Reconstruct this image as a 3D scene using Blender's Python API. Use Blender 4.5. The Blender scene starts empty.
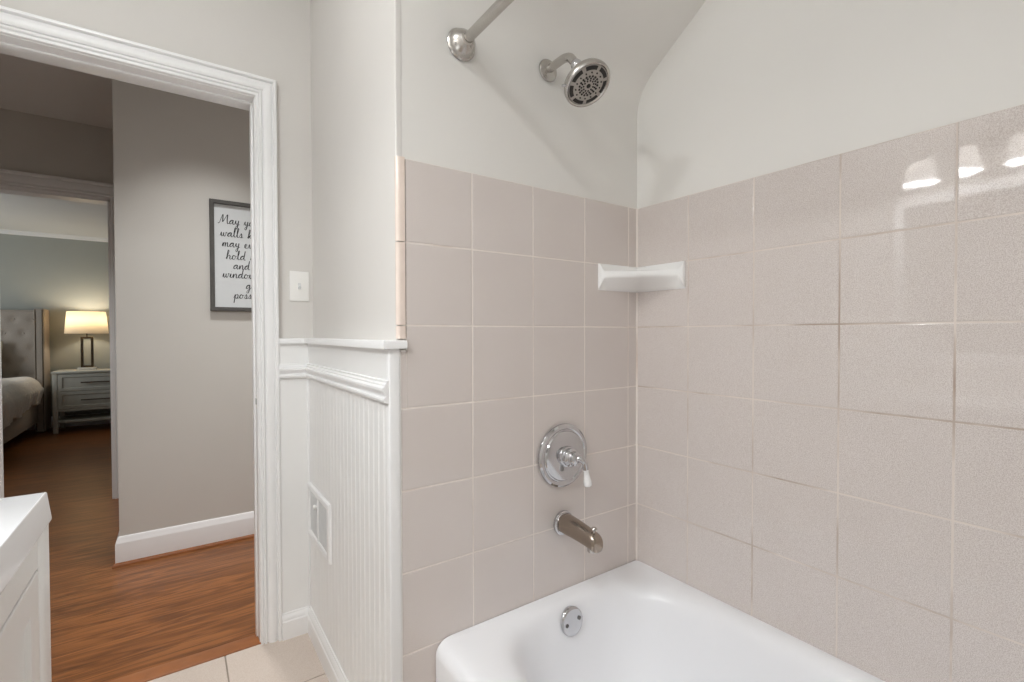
import bpy, bmesh, math, random
from mathutils import Vector, Matrix
random.seed(7)
C = bpy.context.scene.collection
SC = bpy.context.scene

# ------------------------------------------------------------------ camera, world, lights, exposure
F_PX, YAW, PITCH, ROLL = 479.54, 0.60974, -0.0162, 0.00263
cd = bpy.data.cameras.new('camera'); cd.sensor_width = 36.0; cd.lens = F_PX * 36.0 / 1024.0
cd.clip_start = 0.02; cd.clip_end = 60
cam = bpy.data.objects.new('camera', cd); C.objects.link(cam)
fwd = Vector((math.sin(YAW) * math.cos(PITCH), math.cos(YAW) * math.cos(PITCH), math.sin(PITCH)))
cam.rotation_mode = 'QUATERNION'
cam.rotation_quaternion = (fwd.to_track_quat('-Z', 'Y').to_matrix().to_4x4() @ Matrix.Rotation(-ROLL, 4, 'Z')).to_quaternion()
cam.location = (0, 0, 0)
SC.camera = cam

w = bpy.data.worlds.new('world'); SC.world = w; w.use_nodes = True
w.node_tree.nodes['Background'].inputs[0].default_value = (0.9, 0.95, 1.0, 1)
w.node_tree.nodes['Background'].inputs[1].default_value = 0.0
w.cycles.sampling_method = 'NONE'

def lamp(name, kind, loc, power, color=(1, 1, 1), size=0.1, size_y=None, aim=None, shape='DISK'):
    l = bpy.data.lights.new(name, kind); l.energy = power; l.color = color
    if kind == 'AREA':
        l.shape = shape; l.size = size
        if size_y: l.size_y = size_y
    else:
        l.shadow_soft_size = size
    o = bpy.data.objects.new(name, l); C.objects.link(o); o.location = loc
    if aim is not None:
        o.rotation_euler = (Vector(aim) - Vector(loc)).to_track_quat('-Z', 'Y').to_euler()
    return o

WARM = (1.0, 0.93, 0.86)
lamp('bath_ceiling_lamp', 'POINT', (-0.28, 0.85, 1.235), 9.5, (0.945, 0.98, 1.0), 0.05)
lamp('bath_fill_light', 'AREA', (-0.22, 0.0, 1.29), 5.0, (0.945, 0.98, 1.0), 0.10, aim=(-0.22, 0.0, 0))  # added fill for the shower wall and the rod shadow, no real fixture
for hx, hy in ((-0.9, 3.5), (0.15, 2.5), (1.05, 2.5)):
    lamp('hall_fill_light', 'AREA', (hx, hy, 1.405), 5.5, (0.99, 0.99, 0.985), 0.16, aim=(hx, hy, 0)).data.spread = math.radians(92)  # added hall fills without fixtures; narrow spread keeps the upper walls dark
lamp('bedroom_fill_light', 'AREA', (-3.3, 6.3, 0.3), 26.0, (0.86, 0.94, 1.0), 1.4, 1.4, aim=(-1.0, 6.6, -0.3), shape='RECTANGLE')  # added area fill in place of daylight; no window is built here

SC.view_settings.view_transform = 'Standard'
SC.view_settings.look = 'None'
SC.view_settings.gamma = 1.0
SC.view_settings.use_curve_mapping = False
SC.view_settings.exposure = 0.11
SC.cycles.use_denoising = True
SC.cycles.denoising_input_passes = 'RGB_ALBEDO_NORMAL'
SC.cycles.denoising_prefilter = 'ACCURATE'
SC.cycles.use_adaptive_sampling = False
SC.cycles.sample_clamp_indirect = 4.0
SC.cycles.blur_glossy = 0.6
SC.cycles.max_bounces = 12
SC.cycles.diffuse_bounces = 8
SC.cycles.caustics_reflective = False
SC.cycles.caustics_refractive = False

# ------------------------------------------------------------------ materials
def srgb(r, g, b):
    f = lambda c: c / 12.92 if c <= 0.04045 else ((c + 0.055) / 1.055) ** 2.4
    return (f(r / 255), f(g / 255), f(b / 255), 1)

def mat(name, col, rough=0.5, metal=0.0, var=0.03, scale=8.0, bump=0.0, bscale=60.0, spec=0.5, coat=0.0, emit=None, estr=0.0, ior=1.45):
    m = bpy.data.materials.new(name); m.use_nodes = True
    nt = m.node_tree; b = nt.nodes['Principled BSDF']
    tc = nt.nodes.new('ShaderNodeTexCoord')
    n = nt.nodes.new('ShaderNodeTexNoise'); n.inputs['Scale'].default_value = scale; n.inputs['Detail'].default_value = 4
    nt.links.new(tc.outputs['Object'], n.inputs['Vector'])
    r = nt.nodes.new('ShaderNodeValToRGB')
    lo = tuple(max(0, c * (1 - var)) for c in col[:3]) + (1,); hi = tuple(min(1, c * (1 + var)) for c in col[:3]) + (1,)
    r.color_ramp.elements[0].color = lo; r.color_ramp.elements[1].color = hi
    r.color_ramp.elements[0].position = 0.3; r.color_ramp.elements[1].position = 0.7
    nt.links.new(n.outputs['Fac'], r.inputs['Fac']); nt.links.new(r.outputs['Color'], b.inputs['Base Color'])
    b.inputs['Roughness'].default_value = rough; b.inputs['Metallic'].default_value = metal
    b.inputs['Specular IOR Level'].default_value = spec; b.inputs['Coat Weight'].default_value = coat; b.inputs['IOR'].default_value = ior
    if bump:
        n2 = nt.nodes.new('ShaderNodeTexNoise'); n2.inputs['Scale'].default_value = bscale; n2.inputs['Detail'].default_value = 3
        nt.links.new(tc.outputs['Object'], n2.inputs['Vector'])
        bp = nt.nodes.new('ShaderNodeBump'); bp.inputs['Strength'].default_value = bump; bp.inputs['Distance'].default_value = 0.002
        nt.links.new(n2.outputs['Fac'], bp.inputs['Height']); nt.links.new(bp.outputs['Normal'], b.inputs['Normal'])
    if emit:
        m.cycles.emission_sampling = 'NONE'
        b.inputs['Emission Color'].default_value = emit; b.inputs['Emission Strength'].default_value = estr
    return m

M = {}
M['paint_bath'] = mat('greige wall paint', srgb(215, 212, 208), 0.62, var=0.012, scale=3, bump=0.05, bscale=160, spec=0.3)
M['paint_alcove'] = mat('white alcove paint', srgb(229, 227, 223), 0.55, var=0.01, scale=3, bump=0.05, bscale=120, spec=0.3)
M['paint_hall'] = mat('hall wall paint', srgb(208, 205, 199), 0.7, var=0.012, scale=3, bump=0.04, bscale=160, spec=0.25)
M['paint_bed'] = mat('sage grey wall paint', srgb(168, 170, 164), 0.7, var=0.015, scale=3, bump=0.04, bscale=160, spec=0.25)
M['ceil'] = mat('ceiling paint', srgb(228, 228, 226), 0.8, var=0.01, scale=3, spec=0.2)
M['trim'] = mat('white gloss trim paint', srgb(238, 238, 238), 0.32, var=0.008, scale=6, spec=0.45)
M['bead'] = mat('white beadboard paint', srgb(236, 236, 235), 0.38, var=0.008, scale=6, spec=0.4)
M['tub'] = mat('white porcelain enamel', srgb(243, 244, 247), 0.28, var=0.005, scale=3, spec=0.5)
M['ceramic'] = mat('white ceramic', srgb(243, 243, 242), 0.12, var=0.005, scale=5, spec=0.5)
M['chrome'] = mat('polished chrome', srgb(205, 205, 207), 0.07, 1.0, var=0.02, scale=20)
M['nickel'] = mat('brushed nickel', srgb(192, 188, 183), 0.26, 1.0, var=0.04, scale=30)
M['nickel_dark'] = mat('warm nickel', srgb(164, 152, 140), 0.2, 1.0, var=0.04, scale=30)
M['rubber'] = mat('dark rubber nozzle', srgb(42, 40, 38), 0.5, var=0.1)
M['face'] = mat('grey spray face', srgb(176, 172, 166), 0.3, 0.7, var=0.04, scale=60)
M['plastic'] = mat('white plastic', srgb(240, 239, 236), 0.3, var=0.01)
M['screw'] = mat('screw metal', srgb(120, 118, 116), 0.35, 1.0, var=0.05, scale=60)
M['vent_grey'] = mat('painted vent metal', srgb(216, 217, 217), 0.45, var=0.03, scale=30)
M['bullnose'] = mat('pale peach bullnose tile', srgb(232, 217, 206), 0.12, var=0.03, scale=40)
M['caulk'] = mat('white caulk', srgb(234, 232, 228), 0.5, var=0.02, scale=40)
M['quartz'] = mat('white countertop', srgb(247, 248, 250), 0.1, var=0.006, scale=4)
M['cabinet'] = mat('white cabinet paint', srgb(236, 236, 234), 0.35, var=0.008, scale=5)
M['frame'] = mat('charcoal stained wood frame', srgb(82, 80, 77), 0.5, var=0.12, scale=25, bump=0.1, bscale=90)
M['paper'] = mat('pale grey print paper', srgb(214, 217, 218), 0.35, var=0.01, scale=10)
M['ink'] = mat('black ink', srgb(28, 28, 30), 0.5, var=0.1)
M['linen'] = mat('beige linen upholstery', srgb(170, 160, 150), 0.85, var=0.07, scale=140, bump=0.25, bscale=260, spec=0.2)
M['quilt'] = mat('cream quilted cotton', srgb(226, 220, 212), 0.9, var=0.05, scale=20, bump=0.2, bscale=140, spec=0.1)
M['sheet'] = mat('pale yellow cotton', srgb(214, 208, 178), 0.9, var=0.04, scale=20, spec=0.1)
M['night'] = mat('whitewashed wood', srgb(190, 188, 178), 0.5, var=0.06, scale=14, bump=0.06, bscale=60)
M['bronze'] = mat('antique pewter metal', srgb(98, 88, 76), 0.35, 1.0, var=0.1, scale=40)
M['marble'] = mat('pale marble', srgb(224, 220, 212), 0.2, var=0.05, scale=14)
M['shoe'] = mat('stained oak shoe moulding', srgb(146, 92, 54), 0.4, var=0.12, scale=20)
M['grout_floor'] = mat('grey floor grout', srgb(150, 138, 126), 0.8, var=0.08, scale=40)
M['dark'] = mat('painted hole shade', srgb(40, 38, 36), 0.9, var=0.1)
M['mirror'] = mat('mirror silver', srgb(235, 236, 236), 0.02, 1.0, var=0.0)

def tile_mat(name, base, dark, light, rough):
    m = mat(name, base, rough, var=0.0, spec=0.5, ior=1.5)
    nt = m.node_tree; b = nt.nodes['Principled BSDF']; tc = nt.nodes['Texture Coordinate']
    n1 = nt.nodes.new('ShaderNodeTexNoise'); n1.inputs['Scale'].default_value = 560; n1.inputs['Detail'].default_value = 2
    n2 = nt.nodes.new('ShaderNodeTexNoise'); n2.inputs['Scale'].default_value = 9; n2.inputs['Detail'].default_value = 3
    for n in (n1, n2): nt.links.new(tc.outputs['Object'], n.inputs['Vector'])
    r = nt.nodes.new('ShaderNodeValToRGB'); e = r.color_ramp.elements
    e[0].position = 0.36; e[0].color = dark; e[1].position = 0.64; e[1].color = light
    mid = e.new(0.5); mid.color = base
    nt.links.new(n1.outputs['Fac'], r.inputs['Fac'])
    mx = nt.nodes.new('ShaderNodeMix'); mx.data_type = 'RGBA'; mx.blend_type = 'MULTIPLY'; mx.inputs['Factor'].default_value = 1.0
    r2 = nt.nodes.new('ShaderNodeValToRGB'); r2.color_ramp.elements[0].color = (0.95, 0.94, 0.93, 1); r2.color_ramp.elements[1].color = (1, 1, 1, 1)
    nt.links.new(n2.outputs['Fac'], r2.inputs['Fac'])
    nt.links.new(r.outputs['Color'], mx.inputs[6]); nt.links.new(r2.outputs['Color'], mx.inputs[7])
    nt.links.new(mx.outputs[2], b.inputs['Base Color'])
    n3 = nt.nodes.new('ShaderNodeTexNoise'); n3.inputs['Scale'].default_value = 45; n3.inputs['Detail'].default_value = 1
    nt.links.new(tc.outputs['Object'], n3.inputs['Vector'])
    bp = nt.nodes.new('ShaderNodeBump'); bp.inputs['Strength'].default_value = 0.03; bp.inputs['Distance'].default_value = 0.002
    nt.links.new(n3.outputs['Fac'], bp.inputs['Height']); nt.links.new(bp.outputs['Normal'], b.inputs['Normal'])
    return m
M['tile'] = tile_mat('speckled greige wall tile', srgb(218, 210, 206), srgb(200, 190, 185), srgb(228, 222, 218), 0.035)
M['floor_tile'] = tile_mat('beige floor tile', srgb(210, 197, 186), srgb(203, 188, 176), srgb(216, 204, 194), 0.25)

def grout_mat(name, clean, dirty, lo, hi):
    m = mat(name, clean, 0.75, var=0.0)
    nt = m.node_tree; b = nt.nodes['Principled BSDF']; tc = nt.nodes['Texture Coordinate']
    n = nt.nodes.new('ShaderNodeTexNoise'); n.inputs['Scale'].default_value = 4.5; n.inputs['Detail'].default_value = 5
    nt.links.new(tc.outputs['Object'], n.inputs['Vector'])
    r = nt.nodes.new('ShaderNodeValToRGB'); e = r.color_ramp.elements
    e[0].position = lo; e[0].color = clean; e[1].position = hi; e[1].color = dirty
    nt.links.new(n.outputs['Fac'], r.inputs['Fac']); nt.links.new(r.outputs['Color'], b.inputs['Base Color'])
    return m
M['grout'] = grout_mat('pale wall grout', srgb(232, 224, 217), srgb(196, 178, 166), 0.55, 0.8)
M['grout_r'] = grout_mat('stained wall grout', srgb(222, 212, 204), srgb(160, 138, 122), 0.45, 0.72)

def wood_mat():
    m = bpy.data.materials.new('oak strip flooring'); m.use_nodes = True
    nt = m.node_tree; b = nt.nodes['Principled BSDF']; L = nt.links.new
    tc = nt.nodes.new('ShaderNodeTexCoord')
    br = nt.nodes.new('ShaderNodeTexBrick'); br.offset = 0.37; br.offset_frequency = 2
    br.inputs['Scale'].default_value = 1.0; br.inputs['Brick Width'].default_value = 4.0; br.inputs['Row Height'].default_value = 0.083
    br.inputs['Mortar Size'].default_value = 0.0009; br.inputs['Mortar Smooth'].default_value = 0.3; br.inputs['Bias'].default_value = 0.0
    br.inputs['Color1'].default_value = (0.0, 0.0, 0.0, 1); br.inputs['Color2'].default_value = (1, 1, 1, 1); br.inputs['Mortar'].default_value = (0.5, 0.5, 0.5, 1)
    ms = nt.nodes.new('ShaderNodeMapping'); ms.inputs['Location'].default_value = (2.1, 0.02, 0); L(tc.outputs['Object'], ms.inputs['Vector'])
    L(ms.outputs['Vector'], br.inputs['Vector'])
    # per-board offset so that the figure breaks from board to board
    mp = nt.nodes.new('ShaderNodeMapping'); mp.inputs['Scale'].default_value = (1.0, 11.0, 1.0)
    L(tc.outputs['Object'], mp.inputs['Vector'])
    add = nt.nodes.new('ShaderNodeVectorMath'); add.operation = 'ADD'
    sc = nt.nodes.new('ShaderNodeVectorMath'); sc.operation = 'SCALE'; sc.inputs['Scale'].default_value = 9.0
    L(br.outputs['Color'], sc.inputs[0]); L(mp.outputs['Vector'], add.inputs[0]); L(sc.outputs['Vector'], add.inputs[1])
    n = nt.nodes.new('ShaderNodeTexNoise'); n.inputs['Scale'].default_value = 1.5; n.inputs['Detail'].default_value = 3; n.inputs['Distortion'].default_value = 0.6
    L(add.outputs['Vector'], n.inputs['Vector'])
    mul = nt.nodes.new('ShaderNodeMath'); mul.operation = 'MULTIPLY'; mul.inputs[1].default_value = 40.0
    L(n.outputs['Fac'], mul.inputs[0])
    sn = nt.nodes.new('ShaderNodeMath'); sn.operation = 'SINE'; L(mul.outputs[0], sn.inputs[0])
    ab = nt.nodes.new('ShaderNodeMapRange'); ab.inputs['From Min'].default_value = -1; ab.inputs['From Max'].default_value = 1
    L(sn.outputs[0], ab.inputs['Value'])
    mp2 = nt.nodes.new('ShaderNodeMapping'); mp2.inputs['Scale'].default_value = (3.0, 110.0, 1.0); L(tc.outputs['Object'], mp2.inputs['Vector'])
    n2 = nt.nodes.new('ShaderNodeTexNoise'); n2.inputs['Scale'].default_value = 2.0; n2.inputs['Detail'].default_value = 5; L(mp2.outputs['Vector'], n2.inputs['Vector'])
    mx0 = nt.nodes.new('ShaderNodeMix'); mx0.inputs['Factor'].default_value = 0.68; L(ab.outputs['Result'], mx0.inputs[2]); L(n2.outputs['Fac'], mx0.inputs[3])
    r = nt.nodes.new('ShaderNodeValToRGB'); e = r.color_ramp.elements
    e[0].position = 0.20; e[0].color = srgb(92, 55, 27); e[1].position = 0.82; e[1].color = srgb(160, 103, 58)
    x = e.new(0.5); x.color = srgb(130, 80, 41)
    L(mx0.outputs[0], r.inputs['Fac'])
    r3 = nt.nodes.new('ShaderNodeValToRGB'); r3.color_ramp.elements[0].color = (0.80, 0.78, 0.76, 1); r3.color_ramp.elements[1].color = (1.0, 1.0, 1.0, 1)
    L(br.outputs['Color'], r3.inputs['Fac'])
    mx = nt.nodes.new('ShaderNodeMix'); mx.data_type = 'RGBA'; mx.blend_type = 'MULTIPLY'; mx.inputs['Factor'].default_value = 1.0
    L(r.outputs['Color'], mx.inputs[6]); L(r3.outputs['Color'], mx.inputs[7])
    mg = nt.nodes.new('ShaderNodeMix'); mg.data_type = 'RGBA'; mg.inputs[7].default_value = srgb(70, 38, 18)
    L(br.outputs['Fac'], mg.inputs['Factor']); L(mx.outputs[2], mg.inputs[6])
    L(mg.outputs[2], b.inputs['Base Color'])
    b.inputs['Roughness'].default_value = 0.3; b.inputs['Specular IOR Level'].default_value = 0.4
    bp = nt.nodes.new('ShaderNodeBump'); bp.inputs['Strength'].default_value = 0.12; bp.inputs['Distance'].default_value = 0.001
    L(n2.outputs['Fac'], bp.inputs['Height']); L(bp.outputs['Normal'], b.inputs['Normal'])
    return m
M['wood'] = wood_mat()

def glow_mat(name, col, trans, estr):
    m = bpy.data.materials.new(name); m.use_nodes = True; m.cycles.emission_sampling = 'NONE'
    nt = m.node_tree; b = nt.nodes['Principled BSDF']; out = nt.nodes['Material Output']
    b.inputs['Base Color'].default_value = col; b.inputs['Roughness'].default_value = 0.7
    b.inputs['Emission Color'].default_value = col; b.inputs['Emission Strength'].default_value = estr
    t = nt.nodes.new('ShaderNodeBsdfTranslucent'); t.inputs['Color'].default_value = col
    mx = nt.nodes.new('ShaderNodeMixShader'); mx.inputs[0].default_value = trans
    nt.links.new(b.outputs[0], mx.inputs[1]); nt.links.new(t.outputs[0], mx.inputs[2]); nt.links.new(mx.outputs[0], out.inputs['Surface'])
    return m
M['shade_cloth'] = glow_mat('lit linen lamp shade', srgb(252, 242, 222), 0.5, 0.15)
M['shade_glass'] = glow_mat('frosted glass shade', srgb(250, 248, 245), 0.3, 4.0)
M['bulb'] = mat('lit bulb', srgb(255, 250, 240), 0.4, emit=(1, 0.94, 0.86, 1), estr=3.0)

# ------------------------------------------------------------------ mesh helpers
def link(name, me, m, parent=None, smooth=False, ang=None):
    o = bpy.data.objects.new(name, me); C.objects.link(o)
    if m is not None: me.materials.append(m)
    if parent is not None: o.parent = parent
    if smooth:
        for p in me.polygons: p.use_smooth = True
        if ang is not None:
            try: me.set_sharp_from_angle(angle=math.radians(ang))
            except Exception: pass
    return o

class MB:
    def __init__(s): s.bm = bmesh.new()
    def poly(s, pts):
        vs = [s.bm.verts.new(p) for p in pts]
        try: return s.bm.faces.new(vs)
        except ValueError: return None
    def box(s, x0, x1, y0, y1, z0, z1, bev=0.0, seg=2):
        b = bmesh.new()
        r = bmesh.ops.create_cube(b, size=1)
        for v in b.verts:
            v.co = ((x0 + x1) / 2 + v.co.x * (x1 - x0), (y0 + y1) / 2 + v.co.y * (y1 - y0), (z0 + z1) / 2 + v.co.z * (z1 - z0))
        if bev: bmesh.ops.bevel(b, geom=list(b.edges), offset=bev, segments=seg, profile=0.5, affect='EDGES')
        s.merge(b); return s
    def merge(s, b):
        me = bpy.data.meshes.new('tmp'); b.to_mesh(me); b.free(); s.bm.from_mesh(me); bpy.data.meshes.remove(me)
    def loft(s, rings, close=True, cap0=False, cap1=False):
        vr = [[s.bm.verts.new(p) for p in r] for r in rings]
        n = len(vr[0])
        for a, b in zip(vr, vr[1:]):
            for i in range(n if close else n - 1):
                j = (i + 1) % n
                try: s.bm.faces.new((a[i], a[j], b[j], b[i]))
                except ValueError: pass
        if cap0: s.bm.faces.new(vr[0][::-1])
        if cap1: s.bm.faces.new(vr[-1])
        return s
    def lathe(s, prof, origin, axis, seg=48, cap0=True, cap1=True):
        # prof: list of (distance along axis, radius)
        ax = Vector(axis).normalized(); t = Vector((0, 0, 1)) if abs(ax.z) < 0.9 else Vector((1, 0, 0))
        u = ax.cross(t).normalized(); v = ax.cross(u); o = Vector(origin)
        rings = [[o + ax * d + (u * math.cos(2 * math.pi * k / seg) + v * math.sin(2 * math.pi * k / seg)) * max(r, 1e-5) for k in range(seg)] for d, r in prof]
        return s.loft(rings, True, cap0, cap1)
    def tube(s, pts, rad, seg=20, caps=True):
        pts = [Vector(p) for p in pts]; rads = rad if isinstance(rad, (list, tuple)) else [rad] * len(pts)
        rings = []; prev = None
        for i, p in enumerate(pts):
            d = (pts[min(i + 1, len(pts) - 1)] - pts[max(i - 1, 0)]).normalized()
            if prev is None:
                t = Vector((0, 0, 1)) if abs(d.z) < 0.9 else Vector((1, 0, 0)); u = d.cross(t).normalized()
            else:
                u = (prev - d * prev.dot(d)).normalized()
            prev = u; v = d.cross(u)
            rings.append([p + (u * math.cos(2 * math.pi * k / seg) + v * math.sin(2 * math.pi * k / seg)) * rads[i] for k in range(seg)])
        return s.loft(rings, True, caps, caps)
    def build(s, name, m, parent=None, smooth=False, ang=None):
        bmesh.ops.recalc_face_normals(s.bm, faces=list(s.bm.faces))
        me = bpy.data.meshes.new(name); s.bm.to_mesh(me); s.bm.free()
        return link(name, me, m, parent, smooth, ang)

def smooth_path(ctrl, n=10):
    P = [Vector(p) for p in ctrl]; P = [P[0] * 2 - P[1]] + P + [P[-1] * 2 - P[-2]]
    out = []
    for i in range(1, len(P) - 2):
        a, b, c, d = P[i - 1:i + 3]
        for k in range(n):
            t = k / n
            out.append(0.5 * ((2 * b) + (c - a) * t + (2 * a - 5 * b + 4 * c - d) * t * t + (3 * b - a - 3 * c + d) * t ** 3))
    out.append(P[-2]); return out

def struct(o): o['kind'] = 'structure'; return o
def thing(name, label, cat, loc=(0, 0, 0), group=None):
    o = bpy.data.objects.new(name, None); o.empty_display_size = 0.05; C.objects.link(o); o.location = loc
    return tag(o, label, cat, group)
def tag(o, label, cat, group=None):
    o['label'] = label; o['category'] = cat
    if group: o['group'] = group
    return o
def settle(root):
    """parts are written in world coordinates; give them coordinates relative to their thing's Empty"""
    bpy.context.view_layer.update()
    inv = Matrix.Translation(-Vector(root.location))
    for c in root.children: c.matrix_parent_inverse = inv
    return root

def box(name, x0, x1, y0, y1, z0, z1, m, parent=None, bev=0.0):
    return MB().box(x0, x1, y0, y1, z0, z1, bev).build(name, M[m], parent, smooth=bev > 0, ang=40)

# ------------------------------------------------------------------ key dimensions (metres, camera at the origin)
FL = -1.142            # floor
YD = 1.97              # doorway wall
XW = 0.434             # upper face of the wing wall
XWS = 0.411            # wainscot face of the wing wall
YS = 1.106             # painted shower wall, tiles stand proud to 1.10
XR = 1.295             # painted side wall, tiles stand proud to 1.289
CE = 1.30              # bathroom ceiling
XL = -0.76             # vanity wall
YF = -0.44             # wall behind the camera
YH = 3.045             # hall wall
YB = 4.30              # bedroom doorway wall
CH = 1.413             # hall ceiling
YK = 8.0               # bedroom far wall
CB = 1.22              # bedroom ceiling

# ------------------------------------------------------------------ bathroom shell
def build_floor():
    g = MB(); g.box(XL, 1.3, YF, YD, FL - 0.03, FL - 0.0015)
    base = struct(g.build('floor', M['grout_floor']))
    b = MB(); xs = [0.127 + 0.33 * k for k in range(-3, 2)]; ys = [1.668 - 0.33 * k for k in range(-1, 8)]
    for i in range(len(xs) - 1):
        for j in range(len(ys) - 1):
            x0, x1 = max(xs[i], XL), min(xs[i + 1], 0.50); y1, y0 = min(ys[j], YD - 0.002), max(ys[j + 1], YF)
            if x1 - x0 < 0.02 or y1 - y0 < 0.02: continue
            b.box(x0 + 0.002, x1 - 0.002, y0 + 0.002, y1 - 0.002, FL - 0.01, FL, 0.001, 1)
    t = b.build('floor_tile', M['floor_tile'], base, True, 40)
    return base
build_floor()

JX0, JX1, JZ = -0.442, 0.238, 0.857         # jamb faces and head of the bathroom door opening
def door_wall():
    b = MB()
    b.box(XL - 0.1, JX0 - 0.02, YD, 2.10, FL, CE + 0.12)
    b.box(JX1 + 0.02, 2.2, YD, 2.10, FL, CE + 0.12)
    b.box(JX0 - 0.02, JX1 + 0.02, YD, 2.10, JZ + 0.02, CE + 0.12)
    return struct(b.build('wall_back', M['paint_bath']))
door_wall()
struct(box('wall_left', XL - 0.1, XL, YF - 0.1, YD, FL, CE, 'paint_bath'))
struct(box('wall_front', XL - 0.1, XR + 0.1, YF - 0.1, YF, FL, CE, 'paint_bath'))
struct(box('ceiling', XL - 0.1, XR + 0.1, YF - 0.1, YD, CE, CE + 0.1, 'ceil'))
struct(box('wall_right', XR, XR + 0.1, YF, YS + 0.1, FL, CE, 'paint_alcove'))

def wing_wall():
    # return wall of the chase beside the tub; its corner above the tile is softly rounded
    b = MB(); r = 0.004; pts = [(XW, YD)]
    for k in range(6):
        a = math.pi + k * math.pi / 10
        pts.append((XW + r + r * math.cos(a), YS + r + r * math.sin(a)))
    pts += [(0.4505, YS), (0.4505, YS + 0.04), (0.56, YS + 0.04), (0.56, YD)]
    b.loft([[(x, y, z) for x, y in pts] for z in (FL, CE)], True, True, True)
    return struct(b.build('wall_wing', M['paint_bath'], None, True, 30))
wing_wall()

def alcove_wall():
    # shower wall; its upper part bends forward into a sloping ceiling and the bend is raised at its unseen left end to let the lamp light past
    struct(box('wall_alcove', 0.45, XR + 0.05, YS, YS + 0.08, FL, 0.30, 'paint_alcove'))
    b = MB(); sl = math.radians(33); cols = []; nx = 24
    for i in range(nx + 1):
        f = i / nx; x = 0.45 + (XR + 0.05 - 0.45) * f
        zb = 0.925 + (0.790 - 0.925) * f
        prof = [(YS, 0.30)]
        R = 0.16; half = math.radians(90) - sl          # turn from vertical to the slope
        zt = zb - R * math.tan(half / 2) * 0.8
        for k in range(13):
            q = half * k / 12
            prof.append((YS - R + R * math.cos(q), zt + R * math.sin(q)))
        y, z = prof[-1]; ln = (CE + 0.03 - z) / math.sin(sl)
        prof.append((y - ln * math.cos(sl), CE + 0.03)); prof.append((YS + 0.08, CE + 0.03)); prof.append((YS + 0.08, 0.30))
        cols.append([(x, yy, zz) for yy, zz in prof])
    b.loft(cols, True, True, True)
    return struct(b.build('ceiling_slope', M['paint_alcove'], None, True, 40))
alcove_wall()

# ------------------------------------------------------------------ wall tile
XC = [0.455, 0.641, 0.8435, 1.046, 1.246, 1.2875]
ZR = [0.4225, 0.221, 0.0195, -0.182, -0.3835, -0.585, -0.7865, -0.988, FL + 0.002]
YC = [1.0985, 0.9, 0.696, 0.489, 0.282, 0.079, -0.124, -0.327, YF]
def tile(b, o, u, v, n, w, h, tilt=(0, 0), bev=0.0022, lift=0.0):
    """one glazed tile: o centre, u/v in-plane axes, n out of the wall"""
    def P(a, c, d): return o + u * a + v * c + n * (d + lift + a * tilt[0] + c * tilt[1])
    rr = [(0, -0.005), (0, -0.0018), (bev * 0.35, -0.0005), (bev, 0)]
    rings = []
    for ins, d in rr:
        a, c = w / 2 - ins, h / 2 - ins
        rings.append([P(-a, -c, d), P(a, -c, d), P(a, c, d), P(-a, c, d)])
    b.loft(rings, True, False, True)
G = 0.0013
def alcove_tiles():
    g = MB()
    g.box(0.457, 1.2895, 1.1007, YS + 0.001, 0.02, ZR[0] - 0.001); g.box(0.441, 1.2895, 1.1007, YS + 0.001, FL, -0.04); g.box(0.457, 1.2895, 1.1007, YS + 0.001, -0.04, 0.02)
    base = struct(g.build('wall_alcove_tiling', M['grout']))
    b = MB(); u, v, n = Vector((1, 0, 0)), Vector((0, 0, 1)), Vector((0, -1, 0)); rnd = random.Random(3)
    for r in range(len(ZR) - 1):
        z1, z0 = ZR[r], ZR[r + 1]
        for c in range(len(XC) - 1):
            x0, x1 = XC[c], XC[c + 1]
            if c == 0 and r >= 3: x0 = 0.440
            if r >= 6 and c >= 2: continue
            tl = (rnd.uniform(-1, 1) * 0.0008, rnd.uniform(-1, 1) * 0.0008)
            tile(b, Vector(((x0 + x1) / 2, 1.1, (z0 + z1) / 2)), u, v, n, x1 - x0 - 2 * G, z1 - z0 - 2 * G, tl)
            if c == 0 and r == 2:   # the tongue of the tile that fills in beneath the end of the cap
                tile(b, Vector((0.4478, 1.1, (z0 - 0.042) / 2)), u, v, n, 0.0168, -0.042 - z0 - 2 * G, (0, 0), 0.0006)
    b.build('alcove_tile_field', M['tile'], base)
    # quarter-round edge tiles
    e = MB()
    zs = [ZR[0] + 0.003, ZR[1], ZR[2], -0.0135]
    for z1, z0 in zip(zs, zs[1:]):
        prof = [(0.4536, YS + 0.001), (0.4536, 1.0985)]
        for k in range(8):
            a = math.pi / 2 * k / 7
            prof.append((0.4420 - 0.0095 * math.sin(a), 1.1080 - 0.0095 * math.cos(a)))
        prof.append((0.4330, 1.110)); prof.append((0.436, 1.110)); prof.append((0.4400, YS + 0.001))
        e.loft([[(x, y, z) for x, y in prof] for z in (z0 + 0.0012, z1 - 0.0012)], True, True, True)
    e.build('bullnose_edge', M['bullnose'], base, True, 35)
    # caulk line along the corner trim and around the notch
    k = MB(); k.box(0.4385, 0.4415, 1.0985, 1.104, FL, -0.041); k.box(0.4385, 0.4575, 1.0985, 1.104, -0.0440, -0.0405); k.box(0.4545, 0.4575, 1.0985, 1.104, -0.0440, -0.016)
    k.build('caulk_bead', M['caulk'], base)
    k = MB(); k.loft([[(1.2845, 1.1005, z), (1.2895, 1.0955, z), (1.2895, 1.1005, z)] for z in (-0.79, ZR[0])], True, True, True); k.build('corner_grout', M['grout'], base)
alcove_tiles()
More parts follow.
